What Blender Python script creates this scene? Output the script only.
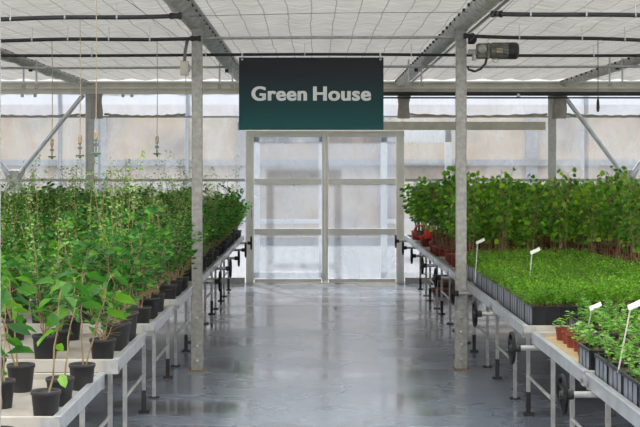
import bpy, math, random
from math import sin, cos, pi, radians as R
from mathutils import Vector, Matrix, noise

# ------------------------------------------------------------------ clear, camera, world, sun, exposure
for o in list(bpy.data.objects):
    bpy.data.objects.remove(o)
S = bpy.context.scene
C = S.collection
EYE = 1.74            # camera height, metres
F = 1300.0            # focal length in pixels of the 640 px frame
VX, VY = 314.0, 166.0 # vanishing point of the aisle
cam_d = bpy.data.cameras.new('camera')
cam = bpy.data.objects.new('camera', cam_d); C.objects.link(cam)
cam.location = (0, 0, EYE); cam.rotation_euler = (R(90), 0, 0)
cam_d.sensor_width = 36; cam_d.lens = F / 640 * 36
cam_d.shift_x = (320 - VX) / 640; cam_d.shift_y = -(213.5 - VY) / 640
cam_d.clip_end = 300
S.camera = cam

w = bpy.data.worlds.new('world'); S.world = w; w.use_nodes = True
nt = w.node_tree; bg = nt.nodes['Background']
bg.inputs[0].default_value = (0.95, 0.97, 1.0, 1)
# overcast sky: the zenith is brighter than the horizon
_tc = nt.nodes.new('ShaderNodeTexCoord'); _sp = nt.nodes.new('ShaderNodeSeparateXYZ'); _mr = nt.nodes.new('ShaderNodeMapRange')
_mr.inputs[1].default_value = 0; _mr.inputs[2].default_value = 1; _mr.inputs[3].default_value = 1.0; _mr.inputs[4].default_value = 2.8
nt.links.new(_tc.outputs['Generated'], _sp.inputs[0]); nt.links.new(_sp.outputs[2], _mr.inputs[0]); nt.links.new(_mr.outputs[0], bg.inputs[1])
sun_d = bpy.data.lights.new('sun', 'SUN'); sun_d.energy = 10.0; sun_d.angle = R(3); sun_d.color = (1, .96, .9)
sun = bpy.data.objects.new('sun', sun_d); C.objects.link(sun)
sun.rotation_euler = Vector((0.35, -1.0, -0.95)).to_track_quat('-Z', 'Y').to_euler()
vs = S.view_settings
vs.view_transform = 'Standard'; vs.look = 'None'; vs.exposure = -0.08; vs.gamma = 1; vs.use_curve_mapping = False

# ------------------------------------------------------------------ helpers
def at(px, py, D):
    return Vector(((px - VX) * D / F, D, EYE - (py - VY) * D / F))

class MB:
    def __init__(s): s.v = []; s.f = []; s.a = []; s.mi = []; s.sm = []
    def add(s, vs, fs, a=0.5, m=0, smooth=False):
        n = len(s.v); s.v += [tuple(p) for p in vs]
        for f in fs:
            s.f.append(tuple(i + n for i in f)); s.a.append(a); s.mi.append(m); s.sm.append(smooth)
    def box(s, x0, x1, y0, y1, z0, z1, a=.5, m=0, taper=0.0):
        t = taper
        vs = [(x0+t, y0+t, z0), (x1-t, y0+t, z0), (x1-t, y1-t, z0), (x0+t, y1-t, z0), (x0, y0, z1), (x1, y0, z1), (x1, y1, z1), (x0, y1, z1)]
        s.add(vs, [(3,2,1,0), (4,5,6,7), (0,1,5,4), (1,2,6,5), (2,3,7,6), (3,0,4,7)], a, m)
    def tube(s, pts, r, n=8, a=.5, m=0, cap=True, smooth=True):
        pts = [Vector(p) for p in pts]
        rs = r if isinstance(r, (list, tuple)) else [r] * len(pts)
        vs = []; prev = None
        for i, p in enumerate(pts):
            d = (pts[min(i+1, len(pts)-1)] - pts[max(i-1, 0)])
            d = d.normalized() if d.length > 1e-9 else Vector((0, 0, 1))
            if prev is None:
                u = d.cross(Vector((0, 0, 1)))
                if u.length < 1e-3: u = d.cross(Vector((0, 1, 0)))
            else:
                u = prev - d * prev.dot(d)
                if u.length < 1e-5: u = d.orthogonal()
            u.normalize(); prev = u; w_ = d.cross(u)
            for k in range(n):
                t = 2*pi*k/n + pi/n
                vs.append(p + (u*cos(t) + w_*sin(t)) * rs[i])
        fs = []
        for i in range(len(pts)-1):
            for k in range(n):
                k2 = (k+1) % n
                fs.append((i*n+k, i*n+k2, (i+1)*n+k2, (i+1)*n+k))
        s.add(vs, fs, a, m, smooth)
        if cap:
            s.add(vs[:n], [tuple(range(n))[::-1]], a, m); s.add(vs[-n:], [tuple(range(n))], a, m)
    def lathe(s, prof, n=20, c=(0,0,0), axis='z', a=.5, m=0, smooth=True):
        vs = []
        for r, h in prof:
            for k in range(n):
                t = 2*pi*k/n
                if axis == 'z': vs.append((c[0]+r*cos(t), c[1]+r*sin(t), c[2]+h))
                elif axis == 'x': vs.append((c[0]+h, c[1]+r*cos(t), c[2]+r*sin(t)))
                else: vs.append((c[0]+r*cos(t), c[1]+h, c[2]-r*sin(t)))
        fs = []
        for i in range(len(prof)-1):
            for k in range(n):
                k2 = (k+1) % n
                fs.append((i*n+k, i*n+k2, (i+1)*n+k2, (i+1)*n+k))
        s.add(vs, fs, a, m, smooth)
    def torus(s, c, R0, r, axis='x', n=28, k=8):
        pts = []
        vs = []; fs = []
        for i in range(n):
            t = 2*pi*i/n
            for j in range(k):
                q = 2*pi*j/k; rr = R0 + r*cos(q); h = r*sin(q)
                vs.append((c[0]+h, c[1]+rr*cos(t), c[2]+rr*sin(t)))
                fs.append((i*k+j, i*k+(j+1)%k, ((i+1)%n)*k+(j+1)%k, ((i+1)%n)*k+j))
        s.add(vs, fs, .5, 0, True)
    def build(s, name, mat, parent=None, loc=None):
        me = bpy.data.meshes.new(name); me.from_pydata(s.v, [], s.f); me.update()
        mats = mat if isinstance(mat, (list, tuple)) else [mat]
        for m in mats: me.materials.append(m)
        me.polygons.foreach_set('material_index', s.mi)
        me.polygons.foreach_set('use_smooth', s.sm)
        at_ = me.attributes.new('tint', 'FLOAT', 'FACE'); at_.data.foreach_set('value', s.a)
        o = bpy.data.objects.new(name, me); C.objects.link(o)
        if parent: o.parent = parent
        if loc is not None: o.location = loc
        return o

def bevel(o, wd=.004, seg=2):
    m = o.modifiers.new('bevel', 'BEVEL'); m.width = wd; m.segments = seg; m.limit_method = 'ANGLE'; return o
def tag(o, label=None, cat=None, group=None, kind=None):
    if label: o['label'] = label
    if cat: o['category'] = cat
    if group: o['group'] = group
    if kind: o['kind'] = kind
    return o
def struct(o): o['kind'] = 'structure'; return o
def empty(name, loc=(0,0,0), rz=0):
    o = bpy.data.objects.new(name, None); C.objects.link(o); o.location = loc; o.rotation_euler.z = rz
    o.empty_display_size = .05
    return o
def copy_tree(o, parent=None):
    c = o.copy(); C.objects.link(c)
    if parent: c.parent = parent
    for ch in list(o.children): copy_tree(ch, c)
    return c
ORD = ['first','second','third','fourth','fifth','sixth','seventh','eighth','ninth','tenth','eleventh','twelfth','thirteenth','fourteenth','fifteenth','sixteenth']

# ------------------------------------------------------------------ materials
def mat(name):
    m = bpy.data.materials.new(name); m.use_nodes = True
    return m, m.node_tree.nodes, m.node_tree.links
def ramp(N, stops):
    r = N.new('ShaderNodeValToRGB'); e = r.color_ramp.elements
    while len(e) < len(stops): e.new(.5)
    for i, (p, c) in enumerate(stops):
        e[i].position = p; e[i].color = tuple(c) + (1,) if len(c) == 3 else c
    return r
def simple(name, c1, c2=None, rough=.5, metal=0., scale=12, bump=0., spec=.5, det=4):
    m, N, L = mat(name); b = N['Principled BSDF']
    c2 = c2 or tuple(x*.8 for x in c1)
    t = N.new('ShaderNodeTexCoord'); n = N.new('ShaderNodeTexNoise'); n.inputs['Scale'].default_value = scale; n.inputs['Detail'].default_value = det
    r = ramp(N, [(.35, c1), (.65, c2)])
    L.new(t.outputs['Object'], n.inputs['Vector']); L.new(n.outputs[0], r.inputs[0]); L.new(r.outputs[0], b.inputs['Base Color'])
    b.inputs['Roughness'].default_value = rough; b.inputs['Metallic'].default_value = metal
    b.inputs['Specular IOR Level'].default_value = spec
    if bump:
        bp = N.new('ShaderNodeBump'); bp.inputs['Strength'].default_value = bump; bp.inputs['Distance'].default_value = .01
        L.new(n.outputs[0], bp.inputs['Height']); L.new(bp.outputs[0], b.inputs['Normal'])
    return m
M = {}
M['galv'] = simple('galvanised_steel', (.42,.405,.36), (.29,.28,.25), .5, .15, 25, .1)
M['alu'] = simple('aluminium', (.60,.62,.64), (.48,.50,.52), .32, .55, 10)
M['alu_dull'] = simple('dull_aluminium', (.50,.49,.46), (.38,.375,.36), .45, .3, 18)
M['cream'] = simple('cream_painted_profile', (.66,.62,.53), (.56,.52,.44), .5, 0, 6)
M['doorframe'] = simple('warm_grey_aluminium', (.86,.84,.77), (.78,.76,.70), .42, .0, 5)
M['bed'] = simple('bench_liner', (.35,.32,.27), (.27,.245,.21), .75, 0, 9, .15)
M['rim'] = simple('bench_end_profile', (.55,.50,.42), (.45,.41,.34), .45, .05, 7)
M['sand'] = simple('sandy_mat', (.46,.34,.18), (.36,.26,.13), .9, 0, 40, .2)
M['black'] = simple('black_plastic', (.018,.018,.019), (.028,.028,.028), .55, 0, 20, .05)
M['pot'] = simple('black_nursery_pot', (.016,.016,.018), (.03,.028,.026), .6, 0, 14, .1)
M['crate'] = simple('dark_grey_plastic_crate', (.012,.0135,.016), (.02,.022,.026), .3, 0, 14)
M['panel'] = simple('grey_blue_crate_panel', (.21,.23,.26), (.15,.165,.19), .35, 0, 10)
M['cast'] = simple('black_cast_iron', (.008,.009,.010), (.014,.014,.014), .6, 0, 20, spec=.2)
M['soil'] = simple('potting_soil', (.045,.028,.016), (.018,.011,.007), .95, 0, 60, .6)
M['red'] = simple('red_brown_plastic', (.26,.045,.025), (.18,.03,.018), .5, 0, 12)
M['brightred'] = simple('bright_red_plastic', (.75,.03,.015), (.62,.02,.01), .4, 0, 8)
M['stem'] = simple('green_brown_stem', (.30,.22,.09), (.18,.11,.05), .7, 0, 30)
M['woody'] = simple('tan_stem', (.36,.26,.13), (.24,.17,.08), .8, 0, 30)
M['tagw'] = simple('dull_white_label', (.55,.54,.48), (.48,.47,.42), .5, 0, 8)
M['white'] = simple('white_plastic', (.78,.78,.74), (.70,.70,.66), .4, 0, 8)
M['whitepaint'] = simple('white_painted_metal', (.82,.84,.87), (.74,.76,.80), .4, 0, 4)
M['rubber'] = simple('black_rubber', (.02,.02,.02), (.035,.033,.03), .7, 0, 20)
M['wire'] = simple('grey_wire', (.12,.12,.11), (.08,.08,.08), .5, .5, 10)
M['twine'] = simple('tan_tube', (.38,.33,.24), (.30,.26,.18), .7, 0, 10)
M['motor'] = simple('grey_green_cast_housing', (.17,.17,.14), (.10,.10,.085), .5, .3, 18, .1)
M['brass'] = simple('ochre_weight', (.42,.34,.2), (.30,.24,.13), .5, .2, 14)
M['nozzle'] = simple('green_nozzle', (.06,.16,.05), (.04,.10,.04), .5, 0, 14)
M['wood'] = simple('tan_board', (.30,.20,.10), (.20,.13,.06), .8, 0, 10)

def leafmat(name, dark, mid, light, trans=.4, tc=None, gloss=.35):
    m, N, L = mat(name); b = N['Principled BSDF']; out = N['Material Output']
    a = N.new('ShaderNodeAttribute'); a.attribute_name = 'tint'
    oi = N.new('ShaderNodeObjectInfo')
    mx = N.new('ShaderNodeMath'); mx.operation = 'MULTIPLY_ADD'; mx.inputs[1].default_value = .25; 
    L.new(oi.outputs['Random'], mx.inputs[0]); L.new(a.outputs['Fac'], mx.inputs[2])
    sb = N.new('ShaderNodeMath'); sb.operation = 'SUBTRACT'; sb.inputs[1].default_value = .12
    L.new(mx.outputs[0], sb.inputs[0])
    r = ramp(N, [(0, dark), (.5, mid), (1, light)]); L.new(sb.outputs[0], r.inputs[0])
    L.new(r.outputs[0], b.inputs['Base Color']); b.inputs['Roughness'].default_value = .5
    b.inputs['Specular IOR Level'].default_value = gloss
    t = N.new('ShaderNodeBsdfTranslucent')
    g = N.new('ShaderNodeMix'); g.data_type = 'RGBA'; g.blend_type = 'MULTIPLY'; g.inputs[0].default_value = 1
    L.new(r.outputs[0], g.inputs[6]); g.inputs[7].default_value = (tc or (1.5, 1.6, .6)) + (1,)
    L.new(g.outputs[2], t.inputs[0])
    ms = N.new('ShaderNodeMixShader'); ms.inputs[0].default_value = trans
    L.new(b.outputs[0], ms.inputs[1]); L.new(t.outputs[0], ms.inputs[2]); L.new(ms.outputs[0], out.inputs[0])
    return m
M['leaf_shrub'] = leafmat('shrub_leaf', (.016,.08,.015), (.034,.17,.022), (.15,.38,.04))
M['leaf_pale'] = leafmat('pale_shoot_leaf', (.07,.19,.04), (.15,.31,.08), (.30,.45,.15))
M['leaf_broad'] = leafmat('broad_leaf', (.018,.075,.015), (.035,.155,.016), (.13,.30,.02))
M['leaf_tall'] = leafmat('round_leaf', (.028,.095,.01), (.085,.25,.015), (.33,.52,.04))
M['leaf_fern'] = leafmat('feathery_leaf', (.015,.09,.002), (.075,.27,.004), (.25,.50,.02))
M['leaf_seed'] = leafmat('seedling_leaf', (.04,.18,.02), (.12,.34,.045), (.30,.54,.12))

def film(name, transp, transl, col=(.9,.93,.97), smear=.25, scale=1.3):
    """greenhouse plastic film: part clear, part scattering, with cloudy smears"""
    m, N, L = mat(name); out = N['Material Output']; N.remove(N['Principled BSDF'])
    T = N.new('ShaderNodeBsdfTransparent'); tl = N.new('ShaderNodeBsdfTranslucent'); d = N.new('ShaderNodeBsdfDiffuse'); g = N.new('ShaderNodeBsdfGlossy')
    tl.inputs[0].default_value = col + (1,); d.inputs[0].default_value = col + (1,); g.inputs['Roughness'].default_value = .2
    T.inputs[0].default_value = (.95, .97, 1, 1)
    tc = N.new('ShaderNodeTexCoord'); mp = N.new('ShaderNodeMapping'); mp.inputs['Scale'].default_value = (1, 1, .55)
    n = N.new('ShaderNodeTexNoise'); n.inputs['Scale'].default_value = scale; n.inputs['Detail'].default_value = 7; n.inputs['Roughness'].default_value = .62
    n.inputs['Distortion'].default_value = .6
    L.new(tc.outputs['Object'], mp.inputs[0]); L.new(mp.outputs[0], n.inputs[0])
    mr = N.new('ShaderNodeMapRange'); mr.inputs[1].default_value = .3; mr.inputs[2].default_value = .7
    mr.inputs[3].default_value = transp + smear/2; mr.inputs[4].default_value = transp - smear/2
    L.new(n.outputs[0], mr.inputs[0])
    a = N.new('ShaderNodeMixShader'); a.inputs[0].default_value = transl; L.new(d.outputs[0], a.inputs[1]); L.new(tl.outputs[0], a.inputs[2])
    b = N.new('ShaderNodeMixShader'); L.new(mr.outputs[0], b.inputs[0]); L.new(a.outputs[0], b.inputs[1]); L.new(T.outputs[0], b.inputs[2])
    c = N.new('ShaderNodeMixShader'); c.inputs[0].default_value = .04; L.new(b.outputs[0], c.inputs[1]); L.new(g.outputs[0], c.inputs[2])
    L.new(c.outputs[0], out.inputs[0])
    return m
M['film'] = film('clouded_film', .66, .4, (.48,.52,.56), .55, 1.8)
M['film_low'] = film('lower_film', .45, .55, (.42,.45,.50), .5, 2.2)
M['film_top'] = film('double_film', .35, .6, (.42,.46,.53), .3, 3)
M['pane'] = film('dusty_clear_pane', .68, .45, (.46,.50,.56), .35, 2.5)
M['strip'] = film('white_translucent_strip', .05, .7, (.52,.54,.58), 0)
M['film_side'] = film('side_film', .6, .65)

def fabric():
    m, N, L = mat('pleated_screen_cloth'); out = N['Material Output']; N.remove(N['Principled BSDF'])
    tc = N.new('ShaderNodeTexCoord'); sp = N.new('ShaderNodeSeparateXYZ'); L.new(tc.outputs['Object'], sp.inputs[0])
    n1 = N.new('ShaderNodeTexNoise'); n1.inputs['Scale'].default_value = .9; n1.inputs['Detail'].default_value = 3
    L.new(tc.outputs['Object'], n1.inputs[0])
    wob = N.new('ShaderNodeMath'); wob.operation = 'MULTIPLY_ADD'; wob.inputs[1].default_value = .06; L.new(n1.outputs[0], wob.inputs[0]); L.new(sp.outputs[0], wob.inputs[2])
    md = N.new('ShaderNodeMath'); md.operation = 'MODULO'; md.inputs[1].default_value = .2
    ad = N.new('ShaderNodeMath'); ad.operation = 'ADD'; ad.inputs[1].default_value = 40.0; L.new(wob.outputs[0], ad.inputs[0]); L.new(ad.outputs[0], md.inputs[0])
    seam = N.new('ShaderNodeMath'); seam.operation = 'LESS_THAN'; seam.inputs[1].default_value = .011; L.new(md.outputs[0], seam.inputs[0])
    # fine cross weave / wrinkles
    mp = N.new('ShaderNodeMapping'); mp.inputs['Scale'].default_value = (3.0, 14, 1); L.new(tc.outputs['Object'], mp.inputs[0])
    n2 = N.new('ShaderNodeTexNoise'); n2.inputs['Scale'].default_value = 1.0; n2.inputs['Detail'].default_value = 5; L.new(mp.outputs[0], n2.inputs[0])
    r = ramp(N, [(.3, (.50,.485,.46)), (.7, (.72,.705,.68))]); L.new(n2.outputs[0], r.inputs[0])
    mx = N.new('ShaderNodeMix'); mx.data_type = 'RGBA'; L.new(seam.outputs[0], mx.inputs[0]); L.new(r.outputs[0], mx.inputs[6]); mx.inputs[7].default_value = (.38,.37,.35,1)
    bp = N.new('ShaderNodeBump'); bp.inputs['Strength'].default_value = 1.0; bp.inputs['Distance'].default_value = .04; L.new(n2.outputs[0], bp.inputs['Height'])
    d = N.new('ShaderNodeBsdfDiffuse'); t = N.new('ShaderNodeBsdfTranslucent'); tr = N.new('ShaderNodeBsdfTransparent')
    L.new(mx.outputs[2], d.inputs[0]); L.new(mx.outputs[2], t.inputs[0]); L.new(bp.outputs[0], d.inputs['Normal']); L.new(bp.outputs[0], t.inputs['Normal'])
    a = N.new('ShaderNodeMixShader'); a.inputs[0].default_value = .15; L.new(d.outputs[0], a.inputs[1]); L.new(t.outputs[0], a.inputs[2])
    b = N.new('ShaderNodeMixShader'); b.inputs[0].default_value = .02; L.new(a.outputs[0], b.inputs[1]); L.new(tr.outputs[0], b.inputs[2])
    L.new(b.outputs[0], out.inputs[0]); return m
M['fabric'] = fabric()

def floormat():
    m, N, L = mat('wet_painted_concrete'); b = N['Principled BSDF']
    tc = N.new('ShaderNodeTexCoord'); mp = N.new('ShaderNodeMapping'); mp.inputs['Scale'].default_value = (1, .8, 1); L.new(tc.outputs['Object'], mp.inputs[0])
    n = N.new('ShaderNodeTexNoise'); n.inputs['Scale'].default_value = 1.1; n.inputs['Detail'].default_value = 5; n.inputs['Roughness'].default_value = .55
    n2 = N.new('ShaderNodeTexNoise'); n2.inputs['Scale'].default_value = 9; n2.inputs['Detail'].default_value = 6
    L.new(mp.outputs[0], n.inputs[0]); L.new(tc.outputs['Object'], n2.inputs[0])
    r = ramp(N, [(.3, (.22,.255,.31)), (.7, (.275,.31,.365))]); L.new(n.outputs[0], r.inputs[0])
    r2 = ramp(N, [(.3, (.92,.92,.92)), (.7, (1.04,1.04,1.04))]); L.new(n2.outputs[0], r2.inputs[0])
    mu = N.new('ShaderNodeMix'); mu.data_type = 'RGBA'; mu.blend_type = 'MULTIPLY'; mu.inputs[0].default_value = 1
    L.new(r.outputs[0], mu.inputs[6]); L.new(r2.outputs[0], mu.inputs[7]); L.new(mu.outputs[2], b.inputs['Base Color'])
    # wet pools are mirror smooth, the rest is satin
    n3 = N.new('ShaderNodeTexNoise'); n3.inputs['Scale'].default_value = 1.6; n3.inputs['Detail'].default_value = 2; n3.inputs['Distortion'].default_value = .0
    mp3 = N.new('ShaderNodeMapping'); mp3.inputs['Scale'].default_value = (.7, .9, 1); L.new(tc.outputs['Object'], mp3.inputs[0]); L.new(mp3.outputs[0], n3.inputs[0])
    rw = ramp(N, [(.52, (1,1,1)), (.66, (.62,.58,.52))]); L.new(n3.outputs[0], rw.inputs[0])
    mw = N.new('ShaderNodeMix'); mw.data_type = 'RGBA'; mw.blend_type = 'MULTIPLY'; mw.inputs[0].default_value = 1
    L.new(mu.outputs[2], mw.inputs[6]); L.new(rw.outputs[0], mw.inputs[7]); L.new(mw.outputs[2], b.inputs['Base Color'])
    rr = ramp(N, [(.38, (.30,)*3), (.56, (.22,)*3), (.72, (.10,)*3)]); L.new(n3.outputs[0], rr.inputs[0]); L.new(rr.outputs[0], b.inputs['Roughness'])
    b.inputs['Specular IOR Level'].default_value = .6
    rc = ramp(N, [(.40, (.17,)*3), (.54, (.12,)*3), (.68, (.035,)*3)]); L.new(n3.outputs[0], rc.inputs[0]); L.new(rc.outputs[0], b.inputs['Coat Roughness']); b.inputs['Coat Weight'].default_value = .55
    return m
M['floor'] = floormat()

# ------------------------------------------------------------------ setting
WY = 19.3           # far wall plane
XL, XR, YN = -7.5, 7.5, -3.0
CZ = 3.02
rnd = random.Random(5)
fl = MB(); fl.box(XL, XR, YN, WY+.15, -.1, 0); struct(fl.build('floor', M['floor']))
def paving():
    m, N, L = mat('grey_paving_blocks'); b = N['Principled BSDF']
    tc = N.new('ShaderNodeTexCoord'); br = N.new('ShaderNodeTexBrick'); br.inputs['Scale'].default_value = 1.0
    br.inputs['Color1'].default_value = (.12,.123,.13,1); br.inputs['Color2'].default_value = (.10,.104,.11,1); br.inputs['Mortar'].default_value = (.065,.066,.07,1)
    br.inputs['Brick Width'].default_value = .4; br.inputs['Row Height'].default_value = .8; br.inputs['Mortar Size'].default_value = .03
    L.new(tc.outputs['Object'], br.inputs[0]); L.new(br.outputs[0], b.inputs['Base Color']); b.inputs['Roughness'].default_value = .8
    return m
g = MB(); g.box(-40, 40, WY+.15, 60, -.12, -.02); tag(g.build('outside_ground', paving()), kind='structure')
# low stone building across the yard
bw = MB(); bw.box(-16, 16, 32, 33, -.02, 3.25)
def stone():
    m, N, L = mat('beige_rendered_stone'); b = N['Principled BSDF']
    tc = N.new('ShaderNodeTexCoord'); n = N.new('ShaderNodeTexNoise'); n.inputs['Scale'].default_value = .8; n.inputs['Detail'].default_value = 6
    L.new(tc.outputs['Object'], n.inputs[0]); r = ramp(N, [(.3, (.46,.36,.26)), (.5, (.60,.48,.36)), (.7, (.36,.32,.28))]); L.new(n.outputs[0], r.inputs[0])
    L.new(r.outputs[0], b.inputs['Base Color']); b.inputs['Roughness'].default_value = .9; return m
struct(bw.build('wall_yard', stone()))
bt = MB(); bt.box(-16, 16, 31.85, 32, 1.75, 1.9)
for x in (-9, -5.4, -1.9, 1.6, 5.2, 8.8): bt.box(x, x+.3, 31.9, 32, -.02, 3.1)
struct(bt.build('trim_1', simple('grey_band', (.36,.37,.39), (.28,.29,.31), .8)))

# ceiling: pleated screen cloth, sagging between the gutters
def ceiling():
    mb = MB(); nx, ny = 150, 60; vs = []; fs = []
    gut = [-5.8, -3.4, -1.02, 1.28, 3.7, 6.1]
    for j in range(ny+1):
        y = 9.2 + (WY-9.2)*j/ny
        for i in range(nx+1):
            x = XL + (XR-XL)*i/nx
            z = CZ + .015*sin(x*2*pi/.2*.5) + .02*noise.noise(Vector((x*1.2, y*1.5, 0)))
            vs.append((x, y, z))
    for j in range(ny):
        for i in range(nx):
            a = j*(nx+1)+i; fs.append((a, a+nx+1, a+nx+2, a+1))
    mb.add(vs, fs, smooth=True); return mb.build('ceiling', M['fabric'])
struct(ceiling())
b = MB(); b.box(XL, XR, YN, 9.2, CZ, CZ+.01); struct(b.build('ceiling', film('unseen_fill_roof_film', .15, .85, (.95,.95,.95), .1)))  # out-of-view roof bay, added as translucent film to brighten the near plants

# side walls of film; near end left open to let light in
for nm, x in (('wall_left', XL), ('wall_right', XR)):
    b = MB(); b.box(x-.01, x+.01, YN, WY, 0, CZ); struct(b.build(nm, M['film_side']))

# far wall
DX0, DX1 = -.965, 1.29     # door opening
ZT = 2.81; ZR = 2.47; ZM = 1.53; ZD = 2.27
def filmsheet(x0, x1, z0, z1, y, amp, name, m):
    mb = MB(); nx = max(2, int((x1-x0)/.06)); nz = max(2, int((z1-z0)/.12)); vs = []; fs = []
    for j in range(nz+1):
        for i in range(nx+1):
            x = x0+(x1-x0)*i/nx; z = z0+(z1-z0)*j/nz
            vs.append((x, y + amp*noise.noise(Vector((x*3.1, z*1.2, y))) + amp*.5*noise.noise(Vector((x*11, z*1.5, 4))), z))
    for j in range(nz):
        for i in range(nx):
            a = j*(nx+1)+i; fs.append((a, a+1, a+nx+2, a+nx+1))
    mb.add(vs, fs, smooth=True); return struct(mb.build(name, m))
filmsheet(XL, XR, ZR, ZT, WY, .03, 'wall_far', M['film_top'])
filmsheet(XL, DX0-.05, ZM, ZR, WY, .012, 'wall_far', M['film'])
filmsheet(DX1+.05, XR, ZM, ZR, WY, .012, 'wall_far', M['film'])
filmsheet(XL, DX0-.05, 0, ZM, WY, .02, 'wall_far', M['film_low'])
filmsheet(DX1+.05, XR, 0, ZM, WY, .02, 'wall_far', M['film_low'])
filmsheet(DX0, DX1, ZD+.1, ZR, WY, .01, 'wall_far', M['film'])

# eaves profile with grooves
e = MB()
e.box(XL, XR, WY-.14, WY+.02, 2.81, 2.99)
e.box(XL, XR, WY-.17, WY-.14, 2.955, 2.985); e.box(XL, XR, WY-.165, WY-.14, 2.87, 2.90); e.box(XL, XR, WY-.18, WY-.14, 2.80, 2.83)
struct(bevel(e.build('trim_2', M['cream']), .006))
r_ = MB(); r_.tube([(XL, WY-.05, ZR), (XR, WY-.05, ZR)], .016, 8); struct(r_.build('trim_3', M['alu_dull']))
for a_, b_ in ((XL, DX0-.06), (DX1+.06, XR)):
    r_ = MB(); r_.box(a_, b_, WY-.06, WY-.02, ZM-.02, ZM+.022); struct(r_.build('trim_4', M['alu_dull']))
    r_ = MB(); r_.box(a_, b_, WY-.07, WY-.02, 0, .09); struct(r_.build('trim_5', M['alu_dull']))
# drooping hem of the upper film (its rolled lower edge)
h = MB()
for a_, b_ in ((-4.9, -3.35), (-3.1, -1.9), (1.35, 3.45), (3.7, 5.2)):
    pts = []
    n = 22
    for i in range(n+1):
        x = a_+(b_-a_)*i/n; pts.append((x, WY-.07, ZR+.035-.03*sin(pi*i/n)+.008*sin(i*2.3)))
    h.tube(pts, .018, 6)
struct(h.build('trim_6', M['bed']))

# wall columns
def wall_column(x, wd, name, m, y=WY-.09, z1=2.81, dp=.07):
    b = MB(); b.box(x-wd/2, x+wd/2, y-dp/2, y+dp/2, 0, z1); b.box(x-wd/2-.012, x-wd/2+.012, y-dp/2-.008, y-dp/2, 0, z1)
    return struct(bevel(b.build(name, m), .004))
for i, px in enumerate((91.5, 551)):
    wall_column((px-VX)*WY/F, .11, 'trim_%d' % (7+i), M['alu_dull'])
wall_column((-70-VX)*WY/F, .11, 'trim_9', M['alu_dull']); wall_column((705-VX)*WY/F, .11, 'trim_9', M['alu_dull'])
# crumpled film tied round the head of the columns
def bunch(px, name):
    x = (px-VX)*WY/F; mb = MB()
    vs = []; fs = []; n = 14; m_ = 8
    for j in range(m_+1):
        z = 2.44 + .37*j/m_
        for k in range(n):
            t = 2*pi*k/n; r = .075 + .028*noise.noise(Vector((cos(t)*2.5, sin(t)*2.5, z*5+px)))
            vs.append((x+r*1.15*cos(t), WY-.15+r*.5*sin(t), z))
    for j in range(m_):
        for k in range(n): fs.append((j*n+k, j*n+(k+1)%n, (j+1)*n+(k+1)%n, (j+1)*n+k))
    mb.add(vs, fs, smooth=True)
    return struct(mb.build(name, M['bed']))
for i, px in enumerate((98, 403, 558)): bunch(px, 'trim_%d' % (10+i))
# white translucent strips just outside the film
for px in (60, 98.5, 187, 456, 583):
    x = (px-VX)*(WY+.1)/F
    wall_column(x, .045 if px not in (98.5, 456) else .022, 'trim_13', M['strip'], WY+.1, 3.0, .02)

# diagonal braces meeting at a gusset plate
def brace(cx, ends, name):
    r = empty(name, (cx, WY-.13, 1.53))
    p = MB()
    o = [(-.17,.15), (.17,.15), (.10,-.01), (.14,-.16), (-.14,-.16), (-.10,-.01)]
    p.add([(x, -.012, z) for x, z in o]+[(x, .012, z) for x, z in o], [(0,5,4,3,2,1), (6,7,8,9,10,11)]+[(i, (i+1)%6, (i+1)%6+6, i+6) for i in range(6)])
    bevel(p.build('gusset_plate', M['alu_dull'], r), .004)
    for ex, ez in ends:
        t = MB(); d = Vector((ex, 0, ez)).normalized()*.09
        t.tube([d, (ex, 0, ez)], .034, 10); t.build('brace_tube', M['alu'], r)
    for bx, bz in ((-.06,.04), (.06,.04), (0,-.06)):
        k = MB(); k.lathe([(0,-.03), (.014,-.03), (.014,0)], 8, (bx, 0, bz), 'y'); k.build('bolt', M['galv'], r)
    return r
tag(brace(-4.42, [(1.02, 1.26), (-1.02, 1.26), (.62, -.78), (-.62, -.78)], 'wall_brace'), 'grey tubular cross brace with gusset plate on the wall above the left plants', 'brace', 'wall braces')
tag(brace(4.62, [(-.93, 1.24), (.93, 1.24), (.62, -.78), (-.62, -.78)], 'wall_brace'), 'grey tubular cross brace with gusset plate on the wall above the right plants', 'brace', 'wall braces')

# sliding door header box
b = MB(); b.box((238-VX)*19.1/F, (545-VX)*19.1/F, WY-.26, WY-.10, 2.27, 2.39); b.box((238-VX)*19.1/F, (545-VX)*19.1/F, WY-.27, WY-.26, 2.27, 2.285)
struct(bevel(b.build('trim_14', M['rim']), .005))

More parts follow.
